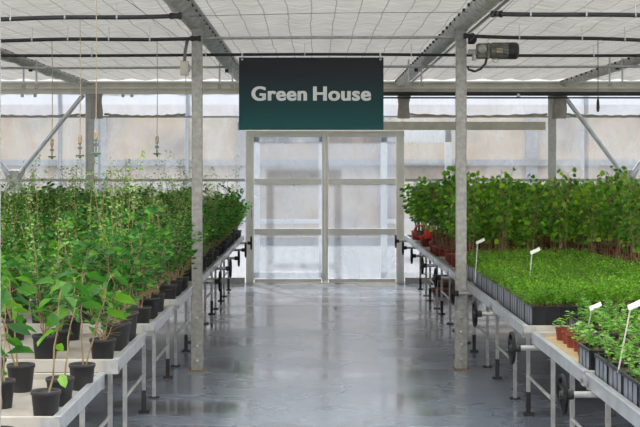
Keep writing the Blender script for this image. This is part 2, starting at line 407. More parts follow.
# double door
dr = empty('door_1', (0, WY, 0)); dr['kind'] = 'structure'
fr = MB()
for x in (DX0, DX1): fr.box(x-.04, x+.04, -.09, .03, .03, 2.19)
fr.box(DX0-.045, DX1+.045, -.09, .03, 2.19, 2.27)
fr.box(DX0-.045, DX1+.045, -.06, .03, 0, .03)
bevel(fr.build('door_frame', M['doorframe'], dr), .004)
mid = (DX0+DX1)/2
rows = [(.075, .73), (.815, 1.47), (1.555, 2.19)]
for side, (a_, b_) in enumerate(((DX0+.035, mid-.002), (mid+.002, DX1-.035))):
    l = MB(); y0, y1 = (-.12, -.075)
    l.box(a_, a_+.042, y0, y1, .02, 2.2); l.box(b_-.042, b_, y0, y1, .02, 2.2)
    for z0, z1 in ((.02, .075), (.73, .815), (1.47, 1.555), (2.165, 2.2)): l.box(a_+.05, b_-.05, y0, y1, z0, z1)
    lf = bevel(l.build('door_leaf', M['doorframe'], dr), .004)
    for z0, z1 in rows:
        p = MB(); p.box(a_+.05, b_-.05, y0+.02, y0+.026, z0, min(z1, 2.165)); p.build('pane', M['pane'], lf)
    if side == 0:
        hd = MB(); hd.tube([(a_+.012, y0, .98), (a_+.012, y0-.05, .98), (a_+.012, y0-.05, 1.2), (a_+.012, y0, 1.2)], .009, 8); hd.build('handle', M['galv'], lf)
        st = MB(); st.box(b_-.24, b_-.15, y0+.012, y0+.0195, 1.575, 1.62); st.build('sticker', M['white'], lf)
# white framed outer screen doors just behind
od = empty('door_2', (0, WY+.55, 0)); od['kind'] = 'structure'
for a_, b_ in ((-.93, .17), (1.02, 2.1)):
    l = MB()
    l.box(a_, a_+.10, 0, .04, .02, 2.3); l.box(b_-.10, b_, 0, .04, .02, 2.3); l.box(a_, b_, 0, .04, .02, .12); l.box(a_, b_, 0, .04, 2.1, 2.3)
    l.box(a_, b_, .005, .035, .86, .92)
    bevel(l.build('door_leaf', M['whitepaint'], od), .005)

# ------------------------------------------------------------------ roof gutters wrapped in crumpled film, posts
def gutter(x, name, y0=4.0):
    mb = MB(); vs = []; fs = []; n = 12; y1 = WY-.18; ny = int((y1-y0)/.07)
    for j in range(ny+1):
        y = y0+(y1-y0)*j/ny
        for k in range(n):
            t = pi + pi*k/(n-1)
            r = 1 + .22*noise.noise(Vector((k*.8, y*2.6, x)))+.08*noise.noise(Vector((k*2, y*11, x)))
            vs.append((x+.088*cos(t)*r, y, 2.99+.085*sin(t)*r))
    for j in range(ny):
        for k in range(n-1): fs.append((j*n+k, (j+1)*n+k, (j+1)*n+k+1, j*n+k+1))
    mb.add(vs, fs, smooth=True)
    o = mb.build(name, simple('crumpled_grey_film', (.62,.59,.53), (.36,.34,.30), .55, 0, 14, .8)); struct(o)
    c = MB()
    yy = y0
    while yy < y1:
        for s_ in ((-1,) if x > 0 else (1,)): c.box(x+s_*.095-.01, x+s_*.095+.01, yy, yy+.03, 2.962, 2.985)
        yy += .33
    c.build('clip', M['black'], o)
    t = MB(); t.tube([(x+.13, y0, 2.95), (x+.13, y1, 2.95)], .014, 6); t.build('rail_tube', M['alu_dull'], o)
    return o
for i, x in enumerate((-5.8, -3.4, -1.02, 1.28, 3.7, 6.1)): gutter(x, 'trim_%d' % (15+i))

def post(x, y, label, w_=.083, z1=2.9, base=True):
    r = empty('support_post', (x, y, 0))
    p = MB(); h_ = w_/2; p.box(-h_, h_, -h_, h_, 0, z1); 
    for s_ in (-1, 1): p.box(s_*h_-.004 if s_ > 0 else -h_-.004, h_+.004 if s_ > 0 else -h_+.004, -h_-.004, -h_+.01, .5, z1)
    bevel(p.build('shaft', M['galv'], r), .006, 3)
    if base:
        s2 = MB(); s2.box(-h_-.007, h_+.007, -h_-.007, h_+.007, 0, .5); bevel(s2.build('base_sleeve', M['galv'], r), .004)
        for z in (.09, .215, .325, .45):
            k = MB(); k.lathe([(.0,-.02), (.011,-.02), (.013,-.014), (.013,0)], 8, (0, -h_-.007, z), 'y'); k.lathe([(.018,-.004), (.018,0)], 10, (0, -h_-.007, z), 'y'); k.build('bolt', M['alu'], r)
        f = MB(); f.box(-.065, .065, -.065, .065, 0, .012); f.build('floor_plate', M['wood'], r)
        c = MB(); c.box(-.06, .06, -.055, .055, z1, z1+.012); c.build('head_plate', M['galv'], r)
    return tag(r, label, 'post', 'posts beside the aisle')
post(-.992, 11.06, 'galvanised steel post left of the aisle with a small switch box near its top')
post(1.258, 11.14, 'galvanised steel post right of the aisle carrying the roller motor')
post(-.862, 3.4, 'blurred pale post at the very left edge of the picture', base=False, z1=3.0, w_=.07)

# ------------------------------------------------------------------ pipes under the roof
def pipe(pts, r, m, label, cat='pipe', name='water_pipe', clips=None, caps=(), group=None):
    root = empty(name, tuple(pts[0])); o0 = Vector(pts[0])
    b = MB(); b.tube([Vector(p)-o0 for p in pts], r, 10); b.build('pipe', m, root)
    for cx in (clips or []):
        # clip ring at fraction along
        q = Vector(pts[0]).lerp(Vector(pts[-1]), cx)-o0
        # take z from nearest point
        z = min((abs((Vector(p)-o0).x-q.x), (Vector(p)-o0).z, (Vector(p)-o0).y) for p in pts)
        k = MB(); k.lathe([(r+.003,-.006), (r+.004,-.006), (r+.004,.006), (r+.003,.006)], 10, (q.x, z[2], z[1]), 'x'); k.tube([(q.x, z[2], z[1]+r), (q.x, z[2], z[1]+r+.09)], .003, 5); k.build('hanger', M['alu'], root)
    for p in caps:
        q = Vector(p)-o0
        k = MB(); k.lathe([(0,-.045), (r*1.5,-.045), (r*1.5,-.02), (r*1.25,-.02), (r*1.25,.02), (r*1.6,.02), (r*1.6,.04), (0,.04)], 12, q, 'x'); k.build('end_cap', M['rubber'], root)
    return tag(root, label, cat, group)
def line(x0, y0, x1, y1, D, n=24, sag=1.2):
    out = []
    for i in range(n+1):
        t = i/n; x = x0+(x1-x0)*t
        out.append(at(x, y0+(y1-y0)*t + sag*sin(t*pi*3), D))
    return out
grp = 'black irrigation pipes under the ceiling'
P1 = line(-60, 20, 176, 16, 9.5, sag=.5); pipe(P1, .0165, M['black'], 'black irrigation pipe nearest the camera at top left, capped before the post', clips=[.3,.53,.75], caps=[P1[-1]], group=grp)
P2 = line(-60, 41, 196, 38.5, 10.8, sag=.6); pipe(P2, .0155, M['black'], 'second black irrigation pipe at left, ending at the left post', clips=[.36,.5,.66,.82], caps=[P2[-1]], group=grp)
P3 = line(-60, 55, 700, 55, 12.4, 60, sag=.7); pipe(P3, .0145, M['black'], 'long black irrigation pipe running across behind both posts and over the sign', clips=[.2,.35,.48,.62,.72,.86], group=grp)
P4 = line(497, 14, 720, 16, 9.5, sag=.3); pipe(P4, .0165, M['black'], 'black irrigation pipe nearest the camera at top right, capped near the gutter', clips=[.15,.4,.62], caps=[P4[0]], group=grp)
P5 = line(469, 36, 720, 42, 10.8, sag=.5); pipe(P5, .0155, M['black'], 'black irrigation pipe at right just above the motor', clips=[.2,.45,.62], caps=[P5[0]], group=grp)
pipe(line(196, 38, 455, 37, 11.3, sag=.2), .013, M['alu_dull'], 'grey steel tube spanning between the two posts above the sign', name='steel_tube', cat='tube')
pipe(line(-80, 68, 720, 66, 14.4, 50, sag=.4), .014, M['alu_dull'], 'thin grey steel tube crossing under the ceiling closest to the far wall', name='steel_tube', cat='tube')
b = MB(); b.tube([(.95, WY-.21, 2.80), (XR-.1, WY-.21, 2.80)], .032, 8); b.tube([(.95, WY-.24, 2.74), (XR-.1, WY-.24, 2.74)], .012, 6)
tag(b.build('cable_bundle', M['rubber']), 'black cable bundle clipped under the eaves right of the sign', 'cable')
tag((lambda m_: (m_.tube([at(-20, 19, 10.2), at(150, 17, 10.2), at(330, 13, 10.2), at(500, 12, 10.2), at(680, 15, 10.2)], .002, 5), m_.build('tension_wire', M['wire']))[1])(MB()), 'thin tension wire crossing the roof above the sign', 'wire')
b = MB(); b.tube([at(118, -6, 9.6), at(186, 43, 11.0)], .0022, 5); tag(b.build('tension_wire', M['wire']), 'thin wire slanting down to the left post head', 'wire')
b = MB(); b.tube([at(520, -6, 9.6), at(462, 48, 11.0)], .0022, 5); tag(b.build('tension_wire', M['wire']), 'thin wire slanting down to the right post head', 'wire')

# hangers (paired rods with a roller) on the far gutters
def hanger(px, y0, y1, D, label):
    p = at(px, y0, D); q = at(px, y1, D); r = empty('roller_hanger', tuple(p))
    for dx in (-.075, .075):
        t = MB(); t.tube([(dx, 0, .12), (dx, 0, q.z-p.z)], .011, 8); t.build('rod', M['alu'], r)
    t = MB(); t.lathe([(0,-.02), (.02,-.02), (.022,.02), (0,.02)], 12, (.01, -.02, 0), 'x'); t.build('roller', M['black'], r)
    for dx in (-.075, .075):
        t = MB(); t.box(dx-.022, dx+.022, -.03, .03, q.z-p.z-.03, q.z-p.z+.02); t.build('foot_clamp', M['alu_dull'], r)
    return tag(r, label, 'hanger', 'roller hangers')
hanger(30, 70, 86, 15.2, 'paired rod hanger with black roller at the far left of the roof')
hanger(226, 71, 86, 15.2, 'paired rod hanger with black roller beside the sign')
hanger(415, 70, 84, 15.2, 'paired rod hanger with black roller left of the right post')
hanger(616, 68, 84, 15.2, 'paired rod hanger with black roller at the far right of the roof')
for px, lb in ((21, 'small grey clamp under the eaves at far left'), (34, 'small dark clamp under the eaves second from left'), (122, 'small pale clamp under the eaves right of the left wall column'), (131, 'small dark clamp under the eaves near the left post'), (519, 'small white clamp on the black cable right of the right post')):
    p = at(px, 95, WY-.3); b = MB(); b.box(p.x-.018, p.x+.018, WY-.25, WY-.19, 2.75, 2.80); b.box(p.x-.010, p.x+.032, WY-.265, WY-.24, 2.76, 2.775)
    tag(bevel(b.build('pipe_clamp', M['alu_dull'] if px != 519 else M['white']), .004), lb, 'clamp', 'eaves clamps')

# ------------------------------------------------------------------ hanging sprinklers
def sprinkler(px, ytop, ybot, D, label, m1='twine', m2='brass', m3='nozzle'):
    p = at(px, ytop, D); q = at(px, ybot, D); L_ = p.z-q.z
    r = empty('hanging_sprinkler', tuple(q))
    t = MB(); t.tube([(0,0,L_), (.004,0,L_*.6), (0,0,.15)], .0032, 6); t.build('feed_tube', M[m1], r)
    t = MB(); t.lathe([(0,.09), (.012,.088), (.017,.08), (.017,.155), (.012,.165), (0,.165)][::1], 10); 
    t = MB(); t.lathe([(0,.085), (.011,.087), (.014,.1), (.014,.14), (.010,.150), (0,.152)], 10); t.build('weight', M[m2], r)
    t = MB(); t.tube([(0,0,.09), (0,0,.0)], .005, 6); t.box(-.014, .014, -.008, .008, .05, .068); t.build('coupling', M['motor'], r)
    t = MB(); t.box(-.03, .03, -.006, .006, -.004, .008); t.lathe([(0,-.02), (.012,-.012), (.008,0), (0,.004)], 8); t.build('nozzle', M[m3], r)
    return tag(r, label, 'sprinkler', 'hanging sprinklers')
sprinkler(52, 41, 157, 10.8, 'hanging sprinkler on a thin tube, leftmost of the four')
sprinkler(80, 20, 156, 9.5, 'hanging sprinkler on a thin tube, second from the left')
sprinkler(96, -45, 154, 8.3, 'hanging sprinkler on a long tube reaching out of the top of the frame')
sprinkler(157, 40, 154, 10.8, 'hanging sprinkler nearest the left post')
p = at(598, 40, 10.8); q = at(598, 112, 10.8); r = empty('weighted_pull', tuple(q))
t = MB(); t.tube([(0,0,p.z-q.z), (0,0,.08)], .003, 6); t.build('cord', M['rubber'], r)
t = MB(); t.lathe([(0,0), (.01,.004), (.014,.03), (.012,.08), (.006,.12), (0,.13)], 10); t.build('weight', M['rubber'], r)
tag(r, 'black cord with weight hanging at upper right before the wall', 'cord')

# switch box on the left post
r = empty('switch_box', (-1.085, 10.9, 2.5))
t = MB(); t.box(-.035, .035, -.025, .03, 0, .12); bevel(t.build('housing', M['rim'], r), .008, 3)
t = MB(); t.box(-.028, .028, -.03, -.024, .06, .075); t.build('seam_cover', M['alu_dull'], r)
t = MB(); t.tube([(.0,0,.12), (.005,0,.2), (.02,.01,.28), (.03,.02,.31)], .014, 8); t.build('conduit', M['motor'], r)
t = MB(); t.tube([(.01,0,0), (.012,0,-.13)], .003, 6); t.lathe([(0,-.15), (.007,-.145), (.006,-.13), (0,-.125)], 8, (.012,0,0)); t.build('pull_chain', M['brass'], r)
t = MB(); t.box(.03, .047, -.01, .02, .03, .09); t.build('bracket', M['galv'], r)
tag(r, 'small grey switch box with conduit on the left post', 'switch box')

# gear motor on the right post
r = empty('roller_motor', (1.30, 10.95, 2.68))
t = MB(); t.lathe([(0,.17), (.05,.17), (.062,.18), (.066,.2), (.066,.34)], 20, (0,0,.03), 'x')
for k in range(16):
    a_ = 2*pi*k/16; t.tube([(.2, .066*cos(a_), .03+.066*sin(a_)), (.335, .066*cos(a_), .03+.066*sin(a_))], .006, 5)
t.build('motor_body', M['motor'], r)
t = MB(); t.lathe([(.066,.33), (.072,.335), (.072,.40), (.06,.42), (0,.42)], 20, (0,0,.03), 'x'); t.build('fan_cover', M['black'], r)
t = MB(); t.box(.07, .15, -.06, .06, -.035, .09); t.box(.15, .175, -.065, .065, -.04, .095); bevel(t.build('gearbox', M['motor'], r), .01, 3)
t = MB(); t.lathe([(0,-.075), (.035,-.075), (.04,-.06), (0,-.06)], 14, (.11,0,.04), 'y'); t.build('gear_cover', M['galv'], r)
t = MB(); t.box(0, .07, -.045, .045, .0, .04); t.box(.035, .06, -.05, .05, -.05, .02); bevel(t.build('bracket', M['galv'], r), .004)
t = MB(); t.tube([(.15,-.03,-.03), (.14,-.03,-.08), (.10,-.03,-.125), (.05,-.03,-.145), (.0,-.03,-.13), (-.01,-.03,-.10)], .011, 8); t.build('cable', M['rubber'], r)
t = MB(); n_ = 14; t.tube([(.225+.024*cos(2*pi*k/n_), -.03, -.05+.018*sin(2*pi*k/n_)) for k in range(n_+1)], .003, 5); t.build('lifting_ring', M['brass'], r)
t = MB(); t.box(.23, .28, -.07, -.06, .01, .05); t.build('rating_plate', M['brass'], r)
t = MB(); t.lathe([(0,-.02), (.045,-.02), (.045,.03), (.02,.05), (0,.05)], 14, (.02,0,.13), 'x'); t.build('drive_coupling', M['black'], r)
tag(r, 'grey roller motor with black fan cover mounted on the right post', 'motor')

# ------------------------------------------------------------------ sign
SD = 12.36
c0 = at(239, 57.5, SD); c1 = at(383.5, 130, SD)
sg = empty('hanging_sign', ((c0.x+c1.x)/2, SD, c1.z)); hw = (c1.x-c0.x)/2; hh = c0.z-c1.z
m, N, L = mat('printed_teal_panel'); bb = N['Principled BSDF']
tc = N.new('ShaderNodeTexCoord'); sp = N.new('ShaderNodeSeparateXYZ'); L.new(tc.outputs['Object'], sp.inputs[0])
mr = N.new('ShaderNodeMapRange'); mr.inputs[1].default_value = 0; mr.inputs[2].default_value = hh; L.new(sp.outputs[2], mr.inputs[0])
rp = ramp(N, [(0, (.022,.105,.10)), (.35, (.022,.065,.066)), (.75, (.032,.036,.040)), (1, (.028,.030,.034))]); L.new(mr.outputs[0], rp.inputs[0])
L.new(rp.outputs[0], bb.inputs['Base Color']); bb.inputs['Roughness'].default_value = .7; bb.inputs['Specular IOR Level'].default_value = .2
t = MB(); t.box(-hw, hw, -.012, .012, 0, hh); bevel(t.build('panel', m, sg), .003)
x_left = at(252, 0, SD).x; x_right = at(371, 0, SD).x; xm = (x_left+x_right)/2
zb = at(0, 100.3, SD).z-c1.z
def word_mesh(word):
    fc = bpy.data.curves.new('word', 'FONT'); fc.body = word; fc.size = .2; fc.align_x = 'LEFT'; fc.align_y = 'BOTTOM_BASELINE'
    fc.offset = .0038; fc.extrude = .0015; fc.space_character = 1.07
    fo = bpy.data.objects.new('word', fc); C.objects.link(fo)
    me = bpy.data.meshes.new_from_object(fo.evaluated_get(bpy.context.evaluated_depsgraph_get())); bpy.data.objects.remove(fo)
    vs = [v.co.copy() for v in me.vertices]; fs = [tuple(p.vertices) for p in me.polygons]
    x0 = min(v.x for v in vs); out = MB()
    for q, dx in enumerate((-.0045, 0, .0045)):     # three overlaid impressions give the bold stroke
        out.add([(v.x-x0+dx, -v.z-.0002*q, v.y) for v in vs], [f[::-1] for f in fs])
    return out, max(v[0] for v in out.v)
w1, l1 = word_mesh('Green'); w2, l2 = word_mesh('House')
tw = x_right-x_left
for wmb, l_, xa, xb_, nm_ in ((w1, l1, 252, 307, 'white word Green'), (w2, l2, 313.5, 371, 'white word House')):
    X0 = at(xa, 0, SD).x-sg.location.x; X1 = at(xb_, 0, SD).x-sg.location.x; k_ = (X1-X0)/l_
    wmb.v = [(v[0]*k_, v[1], v[2]*(at(0, 86, SD).z-at(0, 100.3, SD).z)/.146) for v in wmb.v]
    o = wmb.build('lettering', M['white'], sg, (X0, -.0135, zb)); o['label'] = nm_
for x in (-hw+.03, hw-.03):
    t = MB(); t.box(x-.008, x+.008, -.008, .008, hh-.03, hh+.045); t.lathe([(.012,-.004), (.012,0), (0,0)], 8, (x, -.0125, hh-.018), 'y'); t.build('hook', M['alu'], sg)
tag(sg, 'dark teal sign lettered Green House hanging over the aisle', 'sign')

# ------------------------------------------------------------------ benches
def handwheel(parent, x, y, z, sgn, shaft=.34):
    """cast wheel facing the aisle; sgn = direction from wheel towards the bench"""
    wh = empty('handwheel', (x, y, z)); wh.parent = parent
    t = MB(); t.torus((0,0,0), .088, .0105, 'x')
    t.build('wheel_rim', M['cast'], wh)
    t = MB()
    for k in range(3):
        a_ = 2*pi*k/3+.5; t.tube([(sgn*.008,0,0), (0, .084*cos(a_), .084*sin(a_))], .008, 6)
    t.build('spokes', M['cast'], wh)
    t = MB(); t.lathe([(0,-.014), (.018,-.014), (.02,.012), (.024,.015), (.024,.05), (0,.05)] if sgn > 0 else [(0,.014), (.018,.014), (.02,-.012), (.024,-.015), (.024,-.05), (0,-.05)], 14, (0,0,0), 'x'); t.build('hub', M['black'], wh)
    t = MB(); t.tube([(sgn*.05,0,0), (sgn*shaft,0,0)], .016, 10); t.build('shaft', M['alu_dull'], wh)
def bench(name, xe, sgn, length, depth, bedm, wheel=None, legs=(.03, .95), wheelz=.66):
    """local origin at aisle-side front foot; sgn=+1 bench extends to +x"""
    r = empty(name)
    x0, x1 = (0, length) if sgn > 0 else (-length, 0)
    t = MB(); t.box(x0+.02, x1-.02, .02, depth-.02, .69, .715); t.build('bed', bedm, r)
    e0 = 0 if sgn > 0 else -.022
    t = MB(); t.box(e0, e0+.022, 0, depth, .675, .745); t.box(e0-.006, e0+.028, 0, depth, .735, .747); bevel(t.build('side_rail', M['alu'], r), .003)
    xo = x1-.022 if sgn > 0 else x0
    t = MB(); t.box(xo, xo+.022, 0, depth, .675, .745); t.build('side_rail', M['alu'], r)
    for yy in (0, depth-.022):
        t = MB(); t.box(x0+.022, x1-.022, yy, yy+.022, .675, .742); bevel(t.build('end_rail', M['rim'], r), .003)
    for yy in (-.004, depth-.05):
        t = MB(); cx = e0+.0 if sgn > 0 else e0-.055
        t.box(cx, cx+.077, yy, yy+.054, .668, .70); t.box(cx, cx+.077, yy, yy+.006, .67, .74); t.build('corner_bracket', M['alu_dull'], r)
    for lx in (.19, length*.5, length-.2):
        X = sgn*lx
        for q, ly in enumerate(legs):
            t = MB(); t.box(X-.0125, X+.0125, ly-.0125, ly+.0125, .012, .675); lg = t.build('leg', M['alu_dull'], r)
            t = MB(); t.box(X-.038, X+.038, ly-.03, ly+.03, 0, .012)
            if q == 1: t.box(X-.0155, X+.0155, ly-.0155, ly+.0155, .012, .16)
            t.build('foot', M['rubber'], lg)
        t = MB(); t.tube([(X, legs[0]+.016, .27), (X, legs[1]-.016, .27)], .012, 8); t.build('stretcher', M['alu_dull'], r)
        t = MB(); t.box(X-.018, X+.018, .02, depth-.02, .655, .69); t.build('cross_beam', M['alu_dull'], r)
    if wheel is not None:
        handwheel(r, -sgn*.13, wheel, wheelz, sgn)
    return r
XLE, XRE = -1.01, 1.31
ZB = .715
LF = [3.62] + [5.17, 6.70, 8.22, 9.72, 11.25, 12.78, 14.3, 15.8, 17.3]
proto_l = bench('growing_bench', XLE, -1, 4.2, 1.10, M['bed'])
proto_lw = bench('growing_bench', XLE, -1, 4.2, 1.42, M['bed'], wheel=.92)
LN = ['nearest', 'second', 'third', 'fourth', 'fifth', 'sixth', 'seventh', 'eighth', 'ninth', 'farthest']
lbl_l = []
for i, y in enumerate(LF):
    src = proto_l if i < 5 else proto_lw
    first = (i == 0 or i == 5)
    o = src if first else copy_tree(src)
    o.location = (XLE, y, 0)
    nm = ['corner', 'nearest', 'second', 'third', 'fourth', 'fifth', 'sixth', 'seventh', 'eighth', 'ninth'][i]
    where = ['cut off by the bottom left corner', 'nearest in full view, holding saplings', 'second, with shrubs', 'third from the front', 'ending at the left post', 'starting at the left post', 'second behind the left post', 'third behind the left post', 'fourth behind the left post', 'farthest, before the wall'][i]
    lbl_l.append(nm)
    tag(o, 'metal bench of black pots left of the aisle, ' + where, 'bench', 'left growing benches')
RF = [4.75, 6.33, 8.12, 9.66, 11.2, 12.74, 14.28, 15.82, 17.36]
proto_s = bench('growing_bench', XRE, 1, 4.2, 1.50, M['sand'], wheel=1.42, legs=(.3, 1.22), wheelz=.655)
proto_r = bench('growing_bench', XRE, 1, 4.2, 1.50, M['bed'], wheel=1.42, legs=(-.0+.04, .98), wheelz=.655)
rn = ['nearest, with crates of pale seedlings', 'second, with a bare sandy strip and little red pots', 'third, whose front edge shows black crates', 'fourth, with feathery greens behind the post', 'fifth, where the tall leafy plants begin', 'sixth, with red brown pots by the aisle', 'seventh, with red brown pots by the aisle', 'eighth, near the far wall', 'last one before the far wall']
for i, y in enumerate(RF):
    src = proto_s if i < 2 else proto_r
    o = src if i in (0, 2) else copy_tree(src)
    o.location = (XRE, y, 0)
    tag(o, 'metal bench right of the aisle, ' + rn[i], 'bench', 'right growing benches')

# ------------------------------------------------------------------ plants
def leaf(mb, p, d, up, L_, W_, a, m=0, fold=.25, droop=.25):
    """pointed oval leaf of two folded halves"""
    d = d.normalized(); s_ = d.cross(up)
    if s_.length < 1e-3: s_ = d.orthogonal()
    s_.normalize(); n = s_.cross(d)
    h = W_/2
    q = [p, p+d*L_*.35+s_*h+n*h*fold, p+d*L_*.75+s_*h*.75+n*(h*fold-droop*L_*.3), p+d*L_-n*droop*L_*.6,
         p+d*L_*.75-s_*h*.75+n*(h*fold-droop*L_*.3), p+d*L_*.35-s_*h+n*h*fold, p+d*L_*.5-n*droop*L_*.12]
    mb.add(q, [(0,1,6), (1,2,6), (2,3,6), (3,4,6), (4,5,6), (5,0,6)], a, m)
def leaflet(mb, p, d, up, L_, W_, a, m=0):
    d = d.normalized(); s_ = d.cross(up)
    if s_.length < 1e-3: s_ = d.orthogonal()
    s_.normalize()
    mb.add([p, p+d*L_*.5+s_*W_/2, p+d*L_, p+d*L_*.5-s_*W_/2], [(0,1,2,3)], a, m)
def rv(rg, z=.5): 
    a_ = rg.uniform(0, 2*pi); return Vector((cos(a_), sin(a_), rg.uniform(-z, z)))

def pot_mesh(r, h, m, square=False):
    t = MB()
    t.lathe([(0,0), (r*.78,0), (r*.79,.004), (r*.96,h*.86), (r*1.0,h*.87), (r*1.03,h*.88), (r*1.03,h-.002), (r*1.0,h), (r*.95,h), (r*.92,h*.88)], 22)
    return t
def make_soil(r, h):
    t = MB(); n = 16; vs = [(0,0,h*.93)]
    for k in range(n): vs.append((r*.93*cos(2*pi*k/n), r*.93*sin(2*pi*k/n), h*.9+.004*sin(k*2.1)))
    t.add(vs, [(0, 1+k, 1+(k+1)%n) for k in range(n)], smooth=True); return t
def base_pot(name, r, h, m):
    o = empty(name); pot_mesh(r, h, m).build('pot', M[m], o); make_soil(r, h).build('soil', M['soil'], o); return o

def shrub(seed, H=.5, nleaf=1.0, pale=1):
    rg = random.Random(seed); o = base_pot('potted_shrub', .072, .14, 'pot')
    st = MB(); lf = MB(); up = Vector((0,0,1))
    nb = rg.randint(5, 7)
    for k in range(nb):
        a_ = 2*pi*k/nb+rg.uniform(-.4, .4); out = Vector((cos(a_), sin(a_), 0))
        h = H*rg.uniform(.7, 1.05); sp = rg.uniform(.07, .19)
        pts = [Vector((0,0,.13))+out*.012]
        for i in range(1, 7):
            t = i/6; pts.append(Vector((0,0,.13))+out*(.012+sp*t**1.3)+up*h*t+Vector((rg.uniform(-1,1), rg.uniform(-1,1), 0))*.014)
        st.tube(pts, [.0035*(1-.7*i/6)+.0006 for i in range(7)], 5, cap=False)
        for i in range(1, 7):
            for s_ in range(3 if i > 1 else 1):
                b0 = pts[i-1].lerp(pts[i], rg.random()); d = (rv(rg, .3)+up*rg.uniform(.3, .9)).normalized(); l = rg.uniform(.07, .15)
                st.tube([b0, b0+d*l*.5, b0+d*l+Vector((0,0,-.01))], .0011, 3, cap=False)
                for q in range(int(5*nleaf)):
                    p = b0+d*l*((q+.6)/5); ld = (rv(rg, .4)+d*.5)
                    if rg.random() < (1 if i == 1 else .8 if i == 2 else .3 if i == 3 else .03): continue
                    leaf(lf, p, ld, up*.5+rv(rg)*1.2, rg.uniform(.028, .055), rg.uniform(.016, .028), min(1, max(0, rg.gauss(.45, .27))), 0)
    for k in range(pale):
        a_ = rg.uniform(0, 2*pi); out = Vector((cos(a_), sin(a_), 0)); h = H+rg.uniform(.10, .36)
        pts = [Vector((0,0,.13))+out*(.01+.12*t**1.2)+up*h*t for t in (0,.25,.5,.75,1)]
        st.tube(pts, [.003,.0025,.002,.0015,.0008], 5, cap=False)
        for q in range(26):
            t = .45+.55*q/26; i = min(3, int(t*4)); p = pts[i].lerp(pts[i+1], t*4-i)
            tw = rv(rg, .5)*rg.uniform(.01, .05)
            leaf(lf, p+tw, rv(rg, .6), up+rv(rg), rg.uniform(.016, .032), rg.uniform(.010, .017), rg.uniform(.3, 1), 1)
    st.build('stems', M['woody'], o); lf.build('foliage', [M['leaf_shrub'], M['leaf_pale']], o)
    return o
def broad(seed, H=.42):
    rg = random.Random(seed); o = base_pot('potted_sapling', .060, .118, 'pot')
    st = MB(); lf = MB(); up = Vector((0,0,1))
    for k in range(rg.randint(1, 2)):
        a_ = rg.uniform(0, 2*pi); out = Vector((cos(a_), sin(a_), 0)); pts = []
        for i in range(8):
            t = i/7; pts.append(Vector((0,0,.108))+out*(.02+.10*t*(k*.6+.5))+up*H*rg.uniform(.97,1.0)*t+Vector((rg.uniform(-1,1), rg.uniform(-1,1), 0))*.006)
        st.tube(pts, [.0042-.0003*i for i in range(8)], 6, cap=False)
        for i in range(3, 8):
            for s_ in range(1 if i < 5 else 4):
                ld = (rv(rg, .3)+up*.35).normalized(); l = rg.uniform(.02, .04)
                st.tube([pts[i], pts[i]+ld*l], .0013, 4, cap=False)
                sc_ = rg.uniform(.6, 1.1) if i > 3 else rg.uniform(.3, .6)
                leaf(lf, pts[i]+ld*l, ld-up*.55+rv(rg)*.2, up*.7+rv(rg)*.8, .115*sc_, .058*sc_, min(1, max(0, rg.gauss(.5, .22))), 0, .3, .35)
    st.build('stems', M['woody'], o); lf.build('foliage', [M['leaf_broad']], o)
    return o
def tall(seed, H=.72, potm='red', dense=1.0):
    rg = random.Random(seed); o = base_pot('potted_tall_plant', .06, .12, potm)
    st = MB(); lf = MB(); up = Vector((0,0,1))
    for k in range(rg.randint(3, 4)):
        a_ = rg.uniform(0, 2*pi); out = Vector((cos(a_), sin(a_), 0)); h = H*rg.uniform(.82, 1.04); sp = rg.uniform(.02, .12); pts = []
        for i in range(9):
            t = i/8; pts.append(Vector((0,0,.11))+out*(.015+sp*t)+up*h*t+Vector((rg.uniform(-1,1), rg.uniform(-1,1), 0))*.010)
        st.tube(pts, [.0048-.0004*i for i in range(9)], 5, cap=False)
        for i in range(1, 9):
            for s_ in range(0 if i < 3 else 2 if i < 4 else 6):
                b0 = pts[i-1].lerp(pts[i], rg.random()); ld = (rv(rg, .25)+up*.3).normalized(); l = rg.uniform(.02, .09)
                st.tube([b0, b0+ld*l], .0012, 3, cap=False)
                L_ = rg.uniform(.036, .066)
                leaf(lf, b0+ld*l, ld-up*.6+rv(rg)*.4, up*.5+rv(rg)*1.1, L_, L_*.85, min(1, max(0, rg.gauss(.42, .24))), 0, .15, .3)
    st.build('stems', M['stem'], o); lf.build('foliage', [M['leaf_tall']], o)
    return o
